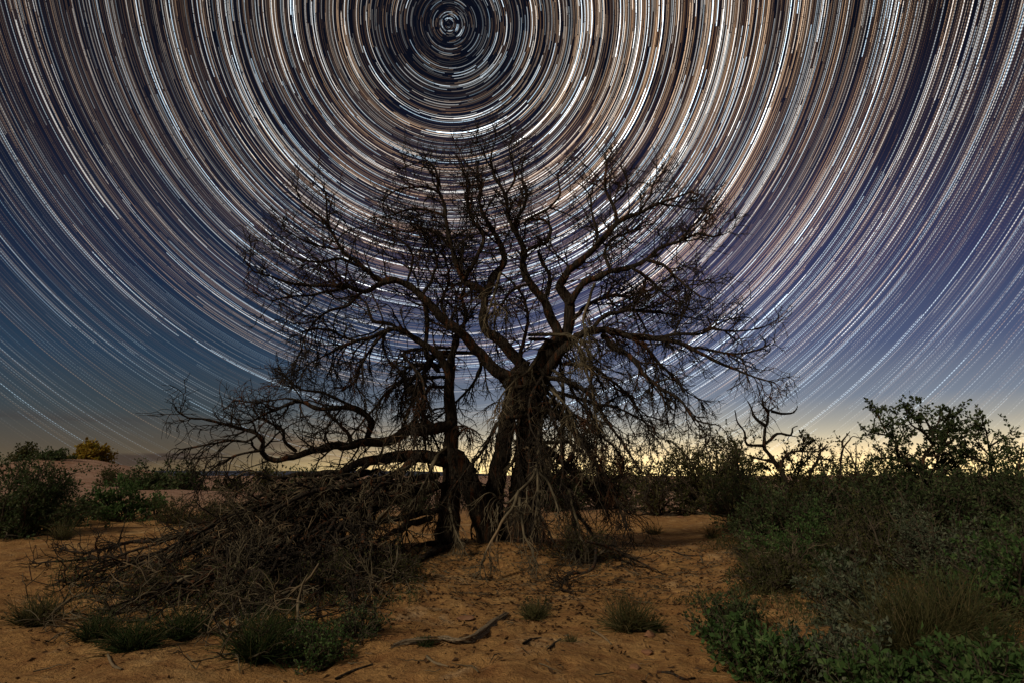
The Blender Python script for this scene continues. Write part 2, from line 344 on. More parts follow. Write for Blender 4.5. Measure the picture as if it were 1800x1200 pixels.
def limb(parent, pix, d0, d1, w0, w1, trop='out', dens=1.0, lmax=1.0, matl='bark', tm='twig', t0=.2, name='limb', ground=False, sides=8, l1=(.35, 1.15), sp2=.085):
    n = len(pix); us = np.cumsum([0] + [math.dist(pix[i], pix[i + 1]) for i in range(n - 1)]); us = us / us[-1]
    if ground: pts = [G(p[0], p[1], p[2] if len(p) > 2 else .06) for p in pix]
    else: pts = [at(p[0], p[1], d0 + (d1 - d0) * u) for p, u in zip(pix, us)]
    rad = [.5 * WS.get(name, .8) * (w0 + (w1 - w0) * u ** .8) * pt[1] / F for u, pt in zip(us, pts)]
    pa, ra = smooth_path(pts, rad, .07, .012); tb = Tubes()
    if name != 'trunk': ra[:6] *= np.linspace(.35 if ground else .8, 1, 6)[:len(ra[:6])]
    tb.add(*capped(pa, ra), sides)
    tw = Tubes()
    if dens > 0:
        a, d, r, u, _ = sample(pa[None], ra[None], .115 / dens, t0, 1.0)
        L = RNG.uniform(*l1, len(a)) * lmax * 1.45 * (1.2 - .8 * u)
        lo_, hi_ = ((16, 46) if trop in ('droop', 'hang') or ground else (28, 72))
        P1, R1 = grow(a, side(d, lo_, hi_), L, np.minimum(r * .62, RNG.uniform(.009, .02, len(a))).clip(.0065), 12, .15, .10, UP[trop], .33)
        tb.add(P1, R1, 5)
        # forked tip of the limb itself
        a, d, r, u, _ = sample(pa[None, -4:], ra[None, -4:], .05, .5, 1.0)
        Pt, Rt = grow(a, side(d, 10, 45), RNG.uniform(.3, .8, len(a)) * lmax, np.full(len(a), .008), 12, .14, .1, UP[trop], .45); tb.add(Pt, Rt, 4)
        P1 = np.concatenate([P1, Pt]); R1 = np.concatenate([R1, Rt])
        a, d, r, u, _ = sample(P1, R1, sp2, .15, 1.0)
        P2, R2 = grow(a, side(d, lo_, hi_), RNG.uniform(.14, .52, len(a)) * lmax, np.minimum(r * .8, .0085).clip(.0056), 7, .16, .14, UP[trop], .6)
        tw.add(P2, R2, 4)
        a, d, r, u, _ = sample(P2, R2, .065, .2, 1.0)
        P3, R3 = grow(a, side(d, 25, 65), RNG.uniform(.07, .27, len(a)), np.minimum(r * .85, .0062).clip(.0045), 4, .18, .2, UP[trop], .6)
        tw.add(P3, R3, 3)
    for q_ in tb.b[1:] + tw.b:
        g_ = H(q_[0][..., 0], q_[0][..., 1]) + .012; q_[0][..., 2] = np.where(q_[0][..., 1] > 9.9, q_[0][..., 2], np.maximum(q_[0][..., 2], g_))
    lo = tb.build(name, M[matl], parent)
    if tw.b: tw.build('twigs', M[tm], lo)
    return lo
_link = link
# a sub-part keeps world coordinates: its parent limb has an identity local matrix, so only limbs need the inverse
TB = at(850, 975, 10.3)
tree = empty('dead_tree', (TB[0], TB[1], 0), 'huge bare twisted dead tree with two dark trunks and dense twiggy branches in the middle', 'tree')
def T(*a, **k): return limb(tree, *a, **k)
# trunks (rooted below the sand)
T([(796, 1015), (790, 975), (788, 930), (791, 880), (792, 830), (791, 780), (792, 735), (790, 690), (791, 645), (797, 612), (806, 580)], 10.2, 10.3, 52, 12, dens=.35, lmax=.8, trop='hang', name='trunk', sides=14, t0=.1)
T([(925, 1015), (918, 975), (915, 930), (922, 880), (928, 830), (930, 780), (930, 730), (934, 690), (945, 655), (965, 625), (980, 600)], 10.6, 10.6, 78, 34, dens=1.0, lmax=.9, trop='hang', name='trunk', sides=16, t0=.2)
T([(880, 1005), (862, 950), (846, 905), (832, 860), (812, 825), (798, 800)], 10.5, 10.2, 46, 38, dens=.3, trop='hang', name='trunk', sides=12, lmax=.6)
T([(868, 1000), (872, 940), (868, 880), (876, 820), (888, 760), (898, 700), (905, 655)], 10.7, 10.7, 44, 26, dens=.6, trop='hang', name='trunk', sides=12, lmax=.7)
for rt in ([(795, 955), (768, 968), (738, 980), (700, 984)], [(790, 945), (760, 955), (722, 962)]):
    T([(a, b, .05) for a, b in rt], 0, 0, 17, 4, dens=0, ground=True, name='root', sides=8)
# --- left crown
T([(925, 720), (915, 685), (898, 664), (873, 653), (857, 637), (844, 618), (820, 594), (793, 573), (765, 548), (742, 523), (713, 499), (687, 493), (673, 493), (649, 481), (628, 465), (612, 451), (599, 433), (585, 411), (577, 390), (575, 358), (573, 337)], 10.5, 9.4, 34, 3, trop='up', t0=.3, lmax=.75)
T([(577, 395), (553, 374), (535, 361), (524, 342), (520, 329)], 9.5, 9.3, 6, 3, trop='up', dens=.8, lmax=.5)
T([(599, 438), (569, 435), (540, 427), (513, 411), (492, 400)], 9.5, 9.0, 7, 3, trop='up', dens=1, lmax=.6)
T([(690, 494), (660, 505), (641, 513), (593, 502), (553, 502), (513, 499), (473, 486), (447, 478), (436, 464)], 9.8, 8.8, 15, 3, trop='out', dens=1.1, lmax=.75)
T([(612, 505), (575, 512), (545, 520), (513, 521), (478, 530)], 9.6, 8.9, 9, 3, dens=1, lmax=.6)
T([(630, 468), (600, 455), (565, 462), (535, 458), (505, 448), (485, 436)], 9.6, 9.2, 8, 3, dens=1.1, lmax=.7)
T([(640, 512), (615, 535), (585, 545), (555, 562), (535, 590), (528, 618)], 9.7, 9.0, 9, 3, trop='droop', dens=1.3, lmax=.75)
T([(790, 700), (788, 655), (767, 620), (740, 602), (716, 586), (700, 578), (676, 583), (652, 594), (628, 599), (600, 610), (570, 625), (540, 640)], 10.2, 9.3, 24, 3, trop='droop', dens=1.1, lmax=.8)
T([(700, 578), (675, 566), (655, 565), (648, 548), (641, 530), (618, 520)], 10.2, 10.8, 11, 3, dens=1.1, lmax=.8)
T([(676, 583), (660, 602), (645, 625), (632, 650), (625, 680)], 9.9, 9.5, 9, 3, trop='droop', dens=1.3, lmax=.8)
T([(628, 600), (600, 590), (575, 580), (550, 578), (530, 585)], 9.7, 9.2, 8, 3, trop='droop', dens=1.2, lmax=.7)
T([(742, 523), (748, 548), (751, 583), (748, 620), (770, 650)], 10.1, 10.2, 12, 11, dens=1, lmax=.7)
T([(742, 523), (760, 490), (768, 460), (758, 425), (742, 400), (720, 392)], 10.1, 10.6, 10, 3, trop='up', dens=1.3, lmax=.8)
T([(715, 500), (725, 465), (722, 440), (700, 420), (680, 410)], 10.0, 10.5, 8, 3, trop='up', dens=1.4, lmax=.75)
T([(790, 572), (775, 530), (790, 490), (780, 450), (765, 430)], 10.2, 11, 10, 3, trop='up', dens=1.3, lmax=.8)
T([(791, 640), (800, 600), (818, 560), (812, 520), (825, 480)], 10.2, 10.9, 15, 4, trop='up', dens=1.2, lmax=.8)
# --- centre crown
T([(930, 700), (925, 655), (900, 622), (879, 597), (855, 581), (847, 557), (852, 515), (836, 505), (815, 491), (799, 457), (793, 417), (785, 390), (783, 363), (772, 337), (764, 297), (740, 275)], 10.5, 10.0, 32, 3, trop='up', t0=.3, lmax=.75)
T([(777, 345), (756, 331), (732, 329), (708, 331), (687, 339), (673, 355)], 10.1, 9.6, 7, 3, trop='out', dens=.9, lmax=.55)
T([(783, 382), (748, 369), (719, 369), (700, 374), (676, 382), (660, 382)], 10.1, 9.8, 8, 3, trop='out', dens=1, lmax=.6)
T([(775, 332), (765, 300), (748, 285), (722, 290), (702, 298)], 10.1, 9.8, 5, 2.5, trop='out', dens=.8, lmax=.45)
T([(797, 440), (770, 412), (745, 402), (715, 408), (690, 402)], 10.2, 9.8, 9, 3, trop='out', dens=1.2, lmax=.7)
T([(852, 515), (868, 490), (885, 462), (880, 430), (862, 405), (850, 380), (842, 350), (848, 320), (838, 295)], 10.4, 10.9, 22, 3, trop='up', dens=1.2, lmax=.7)
T([(848, 330), (835, 305), (818, 285), (808, 262)], 10.8, 10.8, 5, 2.5, trop='up', dens=1, lmax=.5)
T([(815, 491), (838, 455), (850, 420), (832, 390), (820, 360), (826, 325), (812, 300)], 10.2, 10.2, 13, 3, trop='up', dens=1.3, lmax=.75)
T([(935, 700), (950, 660), (978, 625), (984, 597), (971, 565), (958, 530), (935, 503), (923, 483), (920, 462), (923, 443), (915, 422), (901, 401), (893, 377), (888, 350), (876, 321), (868, 305), (863, 280), (871, 246)], 10.6, 10.3, 34, 3, trop='up', t0=.3, lmax=.75)
T([(888, 345), (905, 315), (900, 285), (895, 255), (905, 240)], 10.4, 10.2, 7, 2.5, trop='up', dens=1.2, lmax=.5)
T([(870, 305), (855, 285), (848, 262), (838, 248)], 10.3, 10.0, 6, 2.5, trop='up', dens=1.2, lmax=.5)
T([(901, 401), (918, 370), (925, 340), (915, 305), (922, 278)], 10.4, 10.8, 9, 3, trop='up', dens=1.2, lmax=.6)
T([(923, 443), (947, 433), (963, 427), (969, 403), (955, 387), (933, 387)], 10.4, 10.3, 11, 5, trop='up', dens=.7, lmax=.5)
T([(922, 395), (939, 379), (965, 366), (984, 342), (981, 310), (992, 289)], 10.4, 10.6, 8, 3, trop='up', dens=.9, lmax=.5)
T([(965, 366), (985, 372), (1005, 380), (1018, 388)], 10.5, 10.6, 5, 2.5, dens=.8, lmax=.4)
T([(955, 530), (968, 495), (957, 470), (944, 441)], 10.6, 10.5, 12, 7, trop='up', dens=.9, lmax=.6)
T([(925, 690), (915, 630), (928, 567), (920, 530), (905, 500), (880, 480)], 10.5, 10.0, 12, 4, trop='up', dens=1, lmax=.7)
T([(930, 500), (905, 508), (885, 530), (872, 560), (870, 600)], 10.2, 9.6, 9, 3, trop='droop', dens=1.2, lmax=.7)
# --- right crown
T([(975, 600), (995, 591), (1003, 557), (1000, 530), (985, 505), (1000, 478), (1040, 443), (1064, 417), (1083, 393), (1101, 385), (1128, 371), (1160, 358), (1187, 347), (1219, 337)], 10.6, 10.3, 32, 3, trop='up', t0=.25, lmax=.75)
T([(1085, 392), (1077, 358), (1064, 334), (1064, 307), (1069, 278)], 10.5, 10.5, 12, 3, trop='up', dens=1.3, lmax=.6)
T([(1077, 360), (1098, 340), (1101, 315), (1091, 291)], 10.5, 10.8, 7, 3, trop='up', dens=1.2, lmax=.55)
T([(1045, 440), (1048, 405), (1040, 370), (1038, 345), (1020, 325)], 10.6, 10.6, 9, 3, trop='up', dens=1.1, lmax=.6)
T([(1125, 372), (1142, 345), (1150, 320), (1170, 300)], 10.4, 10.8, 7, 3, trop='up', dens=1.3, lmax=.6)
T([(1160, 358), (1190, 362), (1215, 368), (1235, 366)], 10.4, 10.3, 6, 2.5, dens=1.2, lmax=.45)
T([(1000, 535), (1029, 497), (1053, 486), (1075, 478), (1109, 470), (1136, 457), (1160, 438), (1195, 422), (1227, 411), (1253, 417), (1275, 411)], 10.5, 9.8, 20, 3, trop='up', dens=1.2, t0=.2, lmax=.75)
T([(1195, 422), (1213, 401), (1237, 379), (1241, 361)], 9.9, 9.9, 6, 3, trop='up', dens=1.2, lmax=.5)
T([(1075, 478), (1063, 445), (1078, 420), (1105, 410), (1130, 398), (1150, 395)], 10.2, 10.9, 10, 3, trop='up', dens=1.3, lmax=.75)
T([(1136, 457), (1163, 465), (1187, 486), (1205, 502), (1232, 521), (1251, 526)], 9.9, 9.5, 10, 3, trop='out', dens=1.3, lmax=.7)
T([(1109, 470), (1140, 490), (1165, 515), (1195, 535), (1220, 548)], 10, 10.4, 10, 3, trop='out', dens=1.3, lmax=.75)
T([(940, 690), (965, 645), (990, 615), (1013, 593), (1040, 581), (1072, 581), (1107, 591), (1147, 594), (1184, 599), (1211, 610), (1235, 623), (1261, 637), (1296, 650), (1328, 663), (1360, 671)], 10.5, 9.3, 28, 3, trop='droop', dens=1.0, t0=.2, lmax=.75)
T([(1147, 594), (1195, 589), (1235, 587), (1253, 578), (1293, 583), (1331, 578)], 10, 9.7, 11, 3, trop='out', dens=1.1, lmax=.7)
T([(1211, 610), (1235, 613), (1280, 621), (1320, 618), (1355, 603)], 9.9, 9.8, 8, 3, dens=1, lmax=.55)
T([(1040, 581), (1065, 555), (1100, 545), (1140, 548), (1180, 552), (1220, 560)], 10.5, 11, 13, 3, dens=1.3, lmax=.8)
T([(1010, 560), (1035, 535), (1075, 520), (1115, 518), (1160, 505)], 10.5, 11.2, 12, 3, dens=1.3, lmax=.8)
T([(1060, 590), (1077, 610), (1099, 621), (1120, 642), (1136, 661), (1160, 679), (1181, 695), (1200, 711), (1224, 738), (1253, 746)], 10.2, 9.3, 16, 3, trop='droop', dens=1.15, lmax=.75)
T([(1107, 591), (1135, 610), (1160, 640), (1185, 665), (1210, 690)], 10.3, 10.6, 10, 3, trop='droop', dens=1.3, lmax=.75)
T([(925, 690), (950, 668), (985, 666), (1029, 687), (1053, 717), (1072, 749), (1093, 775), (1115, 810), (1128, 831)], 10.4, 9.2, 15, 4, trop='droop', dens=1, lmax=.7)
T([(975, 690), (1020, 700), (1060, 710), (1100, 722), (1130, 740)], 10.4, 10.2, 12, 3, trop='droop', dens=1.2, lmax=.75)
T([(990, 640), (1030, 640), (1065, 660), (1100, 690), (1120, 720), (1140, 750)], 10.4, 10.2, 12, 3, trop='droop', dens=1.4, lmax=.75)
T([(1020, 590), (1035, 620), (1040, 660), (1030, 700), (1035, 745)], 10.2, 9.4, 10, 3, trop='droop', dens=1.2, lmax=.75)
T([(960, 720), (1000, 750), (1030, 790), (1060, 830), (1085, 880), (1100, 930)], 10.5, 10.0, 16, 3, trop='droop', dens=1.2, lmax=.75)
T([(950, 780), (990, 810), (1020, 850), (1050, 880), (1085, 890), (1110, 905)], 10.5, 10.8, 18, 3, trop='droop', dens=1.2, lmax=.75)
T([(950, 850), (990, 870), (1020, 910), (1050, 950), (1085, 985)], 10.5, 9.6, 14, 3, trop='droop', dens=1.1, lmax=.65)
# --- low limbs to the left
T([(792, 745), (765, 752), (733, 757), (717, 757), (696, 770), (664, 778), (632, 778), (611, 786), (595, 781), (568, 786), (541, 794), (515, 802), (483, 807), (461, 794), (464, 778), (451, 762), (429, 757), (408, 749), (381, 741), (355, 735), (331, 733), (312, 722)], 10.2, 8.9, 30, 3, dens=.95, t0=.25, lmax=.65)
T([(645, 773), (651, 757), (653, 738), (635, 722), (611, 714), (584, 717), (557, 717), (531, 706), (509, 709), (485, 719), (461, 730), (443, 741), (413, 746)], 9.9, 9.1, 18, 3, trop='out', dens=.9, lmax=.6)
T([(635, 722), (608, 709), (587, 698), (568, 690), (547, 687), (528, 682), (515, 674), (491, 655)], 9.8, 9.5, 9, 3, trop='up', dens=1, lmax=.55)
T([(531, 706), (505, 700), (480, 703), (445, 706), (415, 704)], 9.4, 9.2, 5, 2.5, dens=.9, lmax=.45)
T([(617, 784), (611, 757), (595, 741), (573, 725)], 9.9, 10.1, 12, 5, trop='up', dens=.8, lmax=.5)
T([(520, 792), (501, 773), (499, 757), (483, 749), (461, 736)], 9.5, 9.3, 9, 4, trop='up', dens=.8, lmax=.5)
T([(735, 690), (722, 672), (708, 655), (690, 640)], 10.2, 10.4, 9, 4, dens=.8, lmax=.4)
T([(770, 752), (745, 735), (735, 700), (725, 680)], 10.2, 10.2, 14, 8, trop='up', dens=1.2, lmax=.6)
T([(785, 810), (745, 800), (707, 802), (653, 807), (621, 818), (600, 829), (560, 831), (520, 834), (483, 837), (453, 831)], 10.2, 9.3, 34, 5, trop='droop', dens=1.1, t0=.15, lmax=.7)
T([(464, 790), (440, 795), (412, 800), (385, 815), (365, 830)], 9.2, 8.9, 8, 3, trop='droop', dens=1.3, lmax=.55)
T([(451, 765), (430, 775), (405, 772), (378, 778), (345, 785), (315, 790)], 9.2, 8.9, 7, 3, trop='droop', dens=1.2, lmax=.55)
T([(560, 831), (520, 850), (480, 862), (440, 880), (400, 900), (365, 925)], 9.6, 8.4, 14, 3, trop='droop', dens=1.1, lmax=.65, tm='pale')
T([(735, 805), (690, 835), (640, 850), (590, 858), (540, 868), (495, 890), (450, 915), (410, 935)], 9.9, 8.0, 20, 4, trop='droop', dens=1.1, lmax=.65, tm='pale')
T([(650, 812), (615, 845), (590, 880), (560, 920), (540, 960)], 9.8, 8.6, 14, 4, trop='droop', dens=1.2, lmax=.65, tm='pale')
T([(700, 850), (665, 880), (635, 915), (610, 950), (585, 985)], 9.9, 8.6, 16, 4, trop='droop', dens=1.2, lmax=.65, tm='pale')
T([(780, 850), (740, 870), (720, 905), (700, 940), (680, 975)], 10.1, 9.0, 16, 4, trop='droop', dens=1.1, lmax=.6)
# --- pale bare branches hanging in front of the trunks
PK = dict(matl='pale', tm='pale', trop='hang')
T([(960, 670), (975, 685), (971, 703), (957, 722), (949, 751), (947, 783), (944, 818), (935, 840), (912, 862), (890, 885), (868, 868)], 10.35, 8.9, 11, 4, dens=.7, lmax=.55, **PK)
T([(945, 825), (946, 860), (944, 885), (941, 905)], 9.2, 8.8, 8, 3, dens=.9, lmax=.35, **PK)
T([(945, 828), (964, 848), (972, 868), (982, 898)], 9.2, 8.8, 7, 3, dens=.7, lmax=.3, **PK)
T([(912, 862), (900, 890), (885, 913), (865, 948), (845, 990)], 8.9, 8.4, 9, 3, dens=1, lmax=.4, **PK)
T([(914, 875), (915, 905), (922, 940), (935, 965), (942, 990)], 9.0, 8.5, 8, 3, dens=.9, lmax=.4, **PK)
T([(960, 600), (945, 625), (930, 650), (905, 668), (885, 690), (870, 720)], 10.5, 9.5, 9, 3, dens=1.2, lmax=.55, **PK)
T([(1045, 500), (1035, 530), (1025, 560), (1028, 590), (1015, 620)], 10, 9.3, 8, 3, dens=1, lmax=.5, **PK)
T([(880, 480), (872, 510), (862, 540), (850, 565)], 9.9, 9.4, 8, 3, dens=1, lmax=.45, **PK)
T([(930, 665), (960, 680), (985, 700), (1005, 730), (1015, 765)], 10.45, 9.4, 9, 3, dens=1.1, lmax=.5, **PK)
T([(790, 780), (770, 800), (755, 830), (740, 860), (720, 890)], 10.2, 9.3, 9, 3, dens=1.1, lmax=.5, **PK)
T([(740, 795), (715, 820), (690, 830), (660, 842)], 10, 9.2, 9, 3, dens=1.1, lmax=.5, **PK)
T([(795, 850), (790, 890), (800, 930), (815, 960)], 10.15, 9.3, 8, 3, dens=1, lmax=.45, **PK)
T([(1000, 860), (1010, 900), (1020, 940), (1010, 975)], 9.9, 9.2, 8, 3, dens=1, lmax=.5, **PK)

# --- crowd of thin dead limbs round the trunks and in the slope of brush to the left
rr_ = random.Random(5)
for k in range(22):
    x0 = rr_.choice((rr_.uniform(700, 765), rr_.uniform(830, 1010), rr_.uniform(880, 1010))); y0 = rr_.uniform(590, 800); sx = rr_.uniform(-110, 110) + (30 if x0 > 900 else -20); y1 = min(y0 + rr_.uniform(110, 260), 985); Y0 = 10.35; Y1 = rr_.uniform(8.8, 11.9)
    x1 = x0 + sx; c = rr_.uniform(-25, 35); xa = 930 if x0 > 860 else 791
    T([(xa, y0 - 8), (x0, y0), (x0 + sx * .45 + c, y0 + (y1 - y0) * .35), (x0 + sx * .85 + c, y0 + (y1 - y0) * .7), (x1, y1)], Y0, Y1, 10, 3, trop='hang' if k % 2 else 'droop', dens=1.15, lmax=.5, t0=.15, matl='pale' if k % 6 == 0 else 'bark', tm='pale' if k % 6 == 0 else 'twig')
for k in range(34):
    x0 = rr_.uniform(560, 780); y0 = rr_.uniform(815, 890); u = rr_.random(); x1 = 130 + 520 * u + rr_.uniform(-30, 30); yt = 985 - 150 * u; y1 = rr_.uniform(yt, yt + 60 + 90 * u); Y1 = rr_.uniform(7.6, 9.4)
    if k >= 20: x1 = rr_.uniform(180, 640); y1 = rr_.uniform(1040, 1125); Y1 = 7.6; y0 += 20
    while at(x1, y1, Y1)[2] < float(H(at(x1, y1, Y1)[0], Y1)) + .08 and Y1 > 5.5: Y1 -= .1
    mx, my = (x0 + x1) / 2, (y0 + y1) / 2 - rr_.uniform(5, 40)
    T([(x0, y0), (x0 * .7 + x1 * .3, y0 * .7 + y1 * .3 - 18), (mx, my), (x0 * .25 + x1 * .75, y0 * .25 + y1 * .75 - 12), (x1, y1)], 10.0, Y1, 15, 3, trop='droop', dens=.6, lmax=.6, sp2=.12, t0=.2, tm='pale' if k % 2 == 0 else 'twig')

# ------------------------------------------------------------------ branches lying on the sand
def fallen(name, label, pix, w0, w1, dens=1.0, lmax=.6, matl='pale', tm='pale', group=None):
    p0 = G(pix[0][0], pix[0][1]); r = empty(name, (p0[0], p0[1], float(H(p0[0], p0[1]))), label, 'branch', group)
    limb(r, pix, 0, 0, w0, w1, trop='out', dens=dens, lmax=lmax, matl=matl, tm=tm, ground=True, name='main_stem', sides=7, l1=(.3, .95), sp2=.12)
    return r
GB = 'dead branches lying on the sand left of the tree'
fallen('fallen_branch', 'long dark fallen branch reaching farthest left across the open sand', [(400, 948, .3), (325, 942, .2), (268, 950, .15), (230, 952, .12), (179, 965, .1), (141, 970, .08), (107, 962, .08)], 14, 4, 1.0, .5, 'bark', 'twig', GB)
fallen('fallen_branch', 'thin dark branch tip on sand at the left end of the debris, pointing left', [(250, 985, .15), (200, 978, .12), (150, 982, .1), (102, 985, .1), (56, 990, .05)], 9, 3, 1.0, .45, 'bark', 'twig', GB)
fallen('fallen_branch', 'dark forked fallen branch below the longest one, slanting down to the left', [(330, 975, .25), (262, 990, .15), (215, 988, .12), (160, 1005, .1), (110, 1030, .05)], 12, 3, 1.2, .5, 'bark', 'twig', GB)
fallen('fallen_branch', 'pale fallen branch curving down towards the green tuft near the bottom left', [(440, 900, .6), (428, 950, .45), (412, 1000, .3), (390, 1030, .2), (362, 1058, .1), (345, 1095, .05)], 10, 3, 1.3, .55, group=GB)
fallen('fallen_branch', 'pale twiggy branch fanning to the lower left in the middle of the brush pile', [(560, 990, .5), (530, 1030, .35), (482, 1050, .25), (442, 1087, .12), (400, 1105, .05)], 10, 3, 1.4, .55, group=GB)
fallen('fallen_branch', 'pale forked branch ending in a curl beside the bright green clump', [(540, 1010, .5), (525, 1055, .3), (522, 1095, .2), (510, 1125, .1), (485, 1138, .06), (440, 1147, .05)], 9, 3, 1.1, .45, group=GB)
fallen('fallen_branch', 'smooth pale branch arching down from the left trunk into the brush pile', [(685, 890, .8), (668, 912, .6), (647, 942, .4), (632, 975, .3), (612, 987, .2), (585, 997, .15)], 10, 4, 1.0, .5, group=GB)
fallen('fallen_branch', 'grey branch sagging over the dark brush at the centre of the pile', [(480, 940, .5), (450, 980, .3), (430, 1010, .25), (420, 1045, .15), (432, 1080, .1)], 11, 3, 1.3, .55, group=GB)
fallen('fallen_branch', 'greyish branch lying low between the two green tufts on the left', [(340, 1010, .25), (290, 1035, .15), (240, 1052, .1), (190, 1085, .05), (160, 1100, .04)], 10, 3, 1.3, .5, group=GB)
fallen('fallen_branch', 'small pale forked branch at the far lower left of the pile', [(150, 1040, .1), (110, 1060, .08), (95, 1080, .06), (75, 1105, .03)], 6, 2.5, .9, .35, group=GB)
fallen('fallen_branch', 'thin branch hanging low in front of the left trunk roots', [(700, 960, .4), (690, 1000, .2), (660, 1030, .12), (640, 1060, .06)], 8, 3, 1.2, .45, group=GB)
fallen('fallen_branch', 'tangled dark branch on the litter below and right of the trunks', [(1050, 960, .4), (1040, 1000, .2), (1000, 1010, .1), (985, 1035, .05)], 9, 3, 1.1, .45, 'bark', 'twig')
fallen('fallen_branch', 'dark low branch stretched right of the trunks over the sand', [(1030, 950, .4), (1080, 965, .25), (1120, 985, .12), (1150, 1000, .06)], 10, 3, 1.1, .45, 'bark', 'twig')
fallen('fallen_branch', 'dark twiggy branch in the deepest shade of the brush pile', [(620, 940, .5), (570, 960, .35), (500, 980, .3), (430, 965, .25), (370, 985, .15)], 14, 4, 1.5, .6, 'bark', 'twig', GB)
fallen('fallen_branch', 'dark branch with dense short twigs left of the deepest brush shade', [(470, 1010, .3), (400, 1000, .25), (340, 1020, .2), (270, 1030, .12), (215, 1050, .06)], 12, 4, 1.6, .55, 'bark', 'twig', GB)

# ------------------------------------------------------------------ leaves and plants
def leaf_geo(C, Dv, size, ratio=.5):
    n = len(C); d = nrm(Dv); s = nrm(np.cross(d, RNG.normal(size=(n, 3)))); size = size[:, None]
    nr = np.cross(d, s) * size * .12
    v = np.stack([C, C + d * size * .55 + s * size * ratio * .5 + nr, C + d * size, C + d * size * .55 - s * size * ratio * .5 + nr], 1).reshape(-1, 3)
    return v, np.arange(n * 4).reshape(n, 4)
def leaves_on(P_, R_, spacing, size, t0=.2, ratio=.55, up=.3):
    a, d, r, u, _ = sample(P_, R_, spacing, t0, 1.0)
    dd = side(d, 20, 95) + np.array([0, 0, up]); return leaf_geo(a + RNG.normal(size=a.shape) * size * .25, dd, RNG.uniform(.6, 1.25, len(a)) * size, ratio)
def shrub(name, label, cat, base, h, w, lm='leaf_dark', stems=14, leaf=.035, ls=.02, wander=.16, sub=1.25, group=None, hole=0.0, droop=0.0, lt=.2, wood='stem'):
    root = empty(name, (base[0], base[1], base[2]), label, cat, group)
    n = stems; an = RNG.uniform(0, 2 * math.pi, n); rr = np.sqrt(RNG.uniform(0, 1, n))
    zz = RNG.uniform(.12, 1, n); hz = np.sqrt(1 - zz * zz); D0 = nrm(np.stack([np.cos(an) * hz, np.sin(an) * hz, zz * h / w], -1))
    P0 = np.array(base) + np.stack([np.cos(an), np.sin(an), np.zeros(n)], -1) * rr[:, None] * w * .10 - np.array([0, 0, .04])
    L = .96 * RNG.uniform(.7, 1.12, n) / np.sqrt((D0[:, 0] ** 2 + D0[:, 1] ** 2) / w ** 2 + (D0[:, 2] / h) ** 2); sc = max(h, .4)
    P1, R1 = grow(P0, D0, L, np.full(n, .016 * sc + .004), 9, wander, .06, (0, 0, .02 - droop), .3)
    tb = Tubes(); tb.add(P1, R1, 5)
    a, d, r, u, _ = sample(P1, R1, .10 * sc / sub, .15, 1)
    P2, R2 = grow(a, side(d, 20, 60), RNG.uniform(.14, .42, len(a)) * sc, (r * .6).clip(.003, .012), 7, wander * 1.3, .1, (0, 0, .04 - droop), .4)
    tb.add(P2, R2, 4)
    a, d, r, u, _ = sample(P2, R2, .10 * sc / sub, .2, 1)
    P3, R3 = grow(a, side(d, 20, 60), RNG.uniform(.06, .18, len(a)) * sc, (r * .7).clip(.002, .007), 4, .2, .1, (0, 0, .03 - droop), .5)
    tb.add(P3, R3, 3)
    tb.build('stems', M[wood], root)
    if lm:
        v1, f1 = leaves_on(P2, R2, ls, leaf, lt); v2, f2 = leaves_on(P3, R3, ls, leaf, .1)
        link('foliage', np.vstack([v1, v2]), np.vstack([f1, f2 + len(v1)]), M[lm], root, False)
    return root
def tuft(name, label, base, h, w, n, lm='grass', group=None, cat='grass tuft', lean=1.0, bw=.0042):
    an = RNG.uniform(0, 2 * math.pi, n); rr = np.sqrt(RNG.uniform(0, 1, n)); b = np.array(base)
    P0 = b + np.stack([np.cos(an) * rr * w * .22, np.sin(an) * rr * w * .22, np.full(n, -.02)], -1)
    D0 = np.stack([np.cos(an) * rr * lean * w / h * .6, np.sin(an) * rr * lean * w / h * .6, np.full(n, 1.)], -1) + RNG.normal(size=(n, 3)) * .38
    P_, R_ = grow(P0, D0, h * RNG.uniform(.25, 1.15, n), np.full(n, bw), 7, .13, .12, (0, 0, -.04), .2)
    P_ -= b; tb = Tubes(); tb.add(P_, R_, 3); o = tb.build(name, M[lm]); o.location = tuple(b); return tag(o, label, cat, group)
def onp(bx, by): p = G(bx, by); p[2] = float(H(p[0], p[1])); return p
def dims(bx, by, ty, wpx):
    b = onp(bx, by); tp = at(bx, ty, b[1]); return b, max(.08, tp[2] - b[2]), wpx / F * b[1]
def SH(name, label, cat, bx, by, ty, wpx, **k): b, h, w = dims(bx, by, ty, wpx); return shrub(name, label, cat, b, h, w / 2 * 1.15, **k)
def TF(label, bx, by, ty, wpx, n, **k): b, h, w = dims(bx, by, ty, wpx); return tuft('grass_tuft', label, b, h, w / 2 * 1.3, int(n * 1.8), **k)

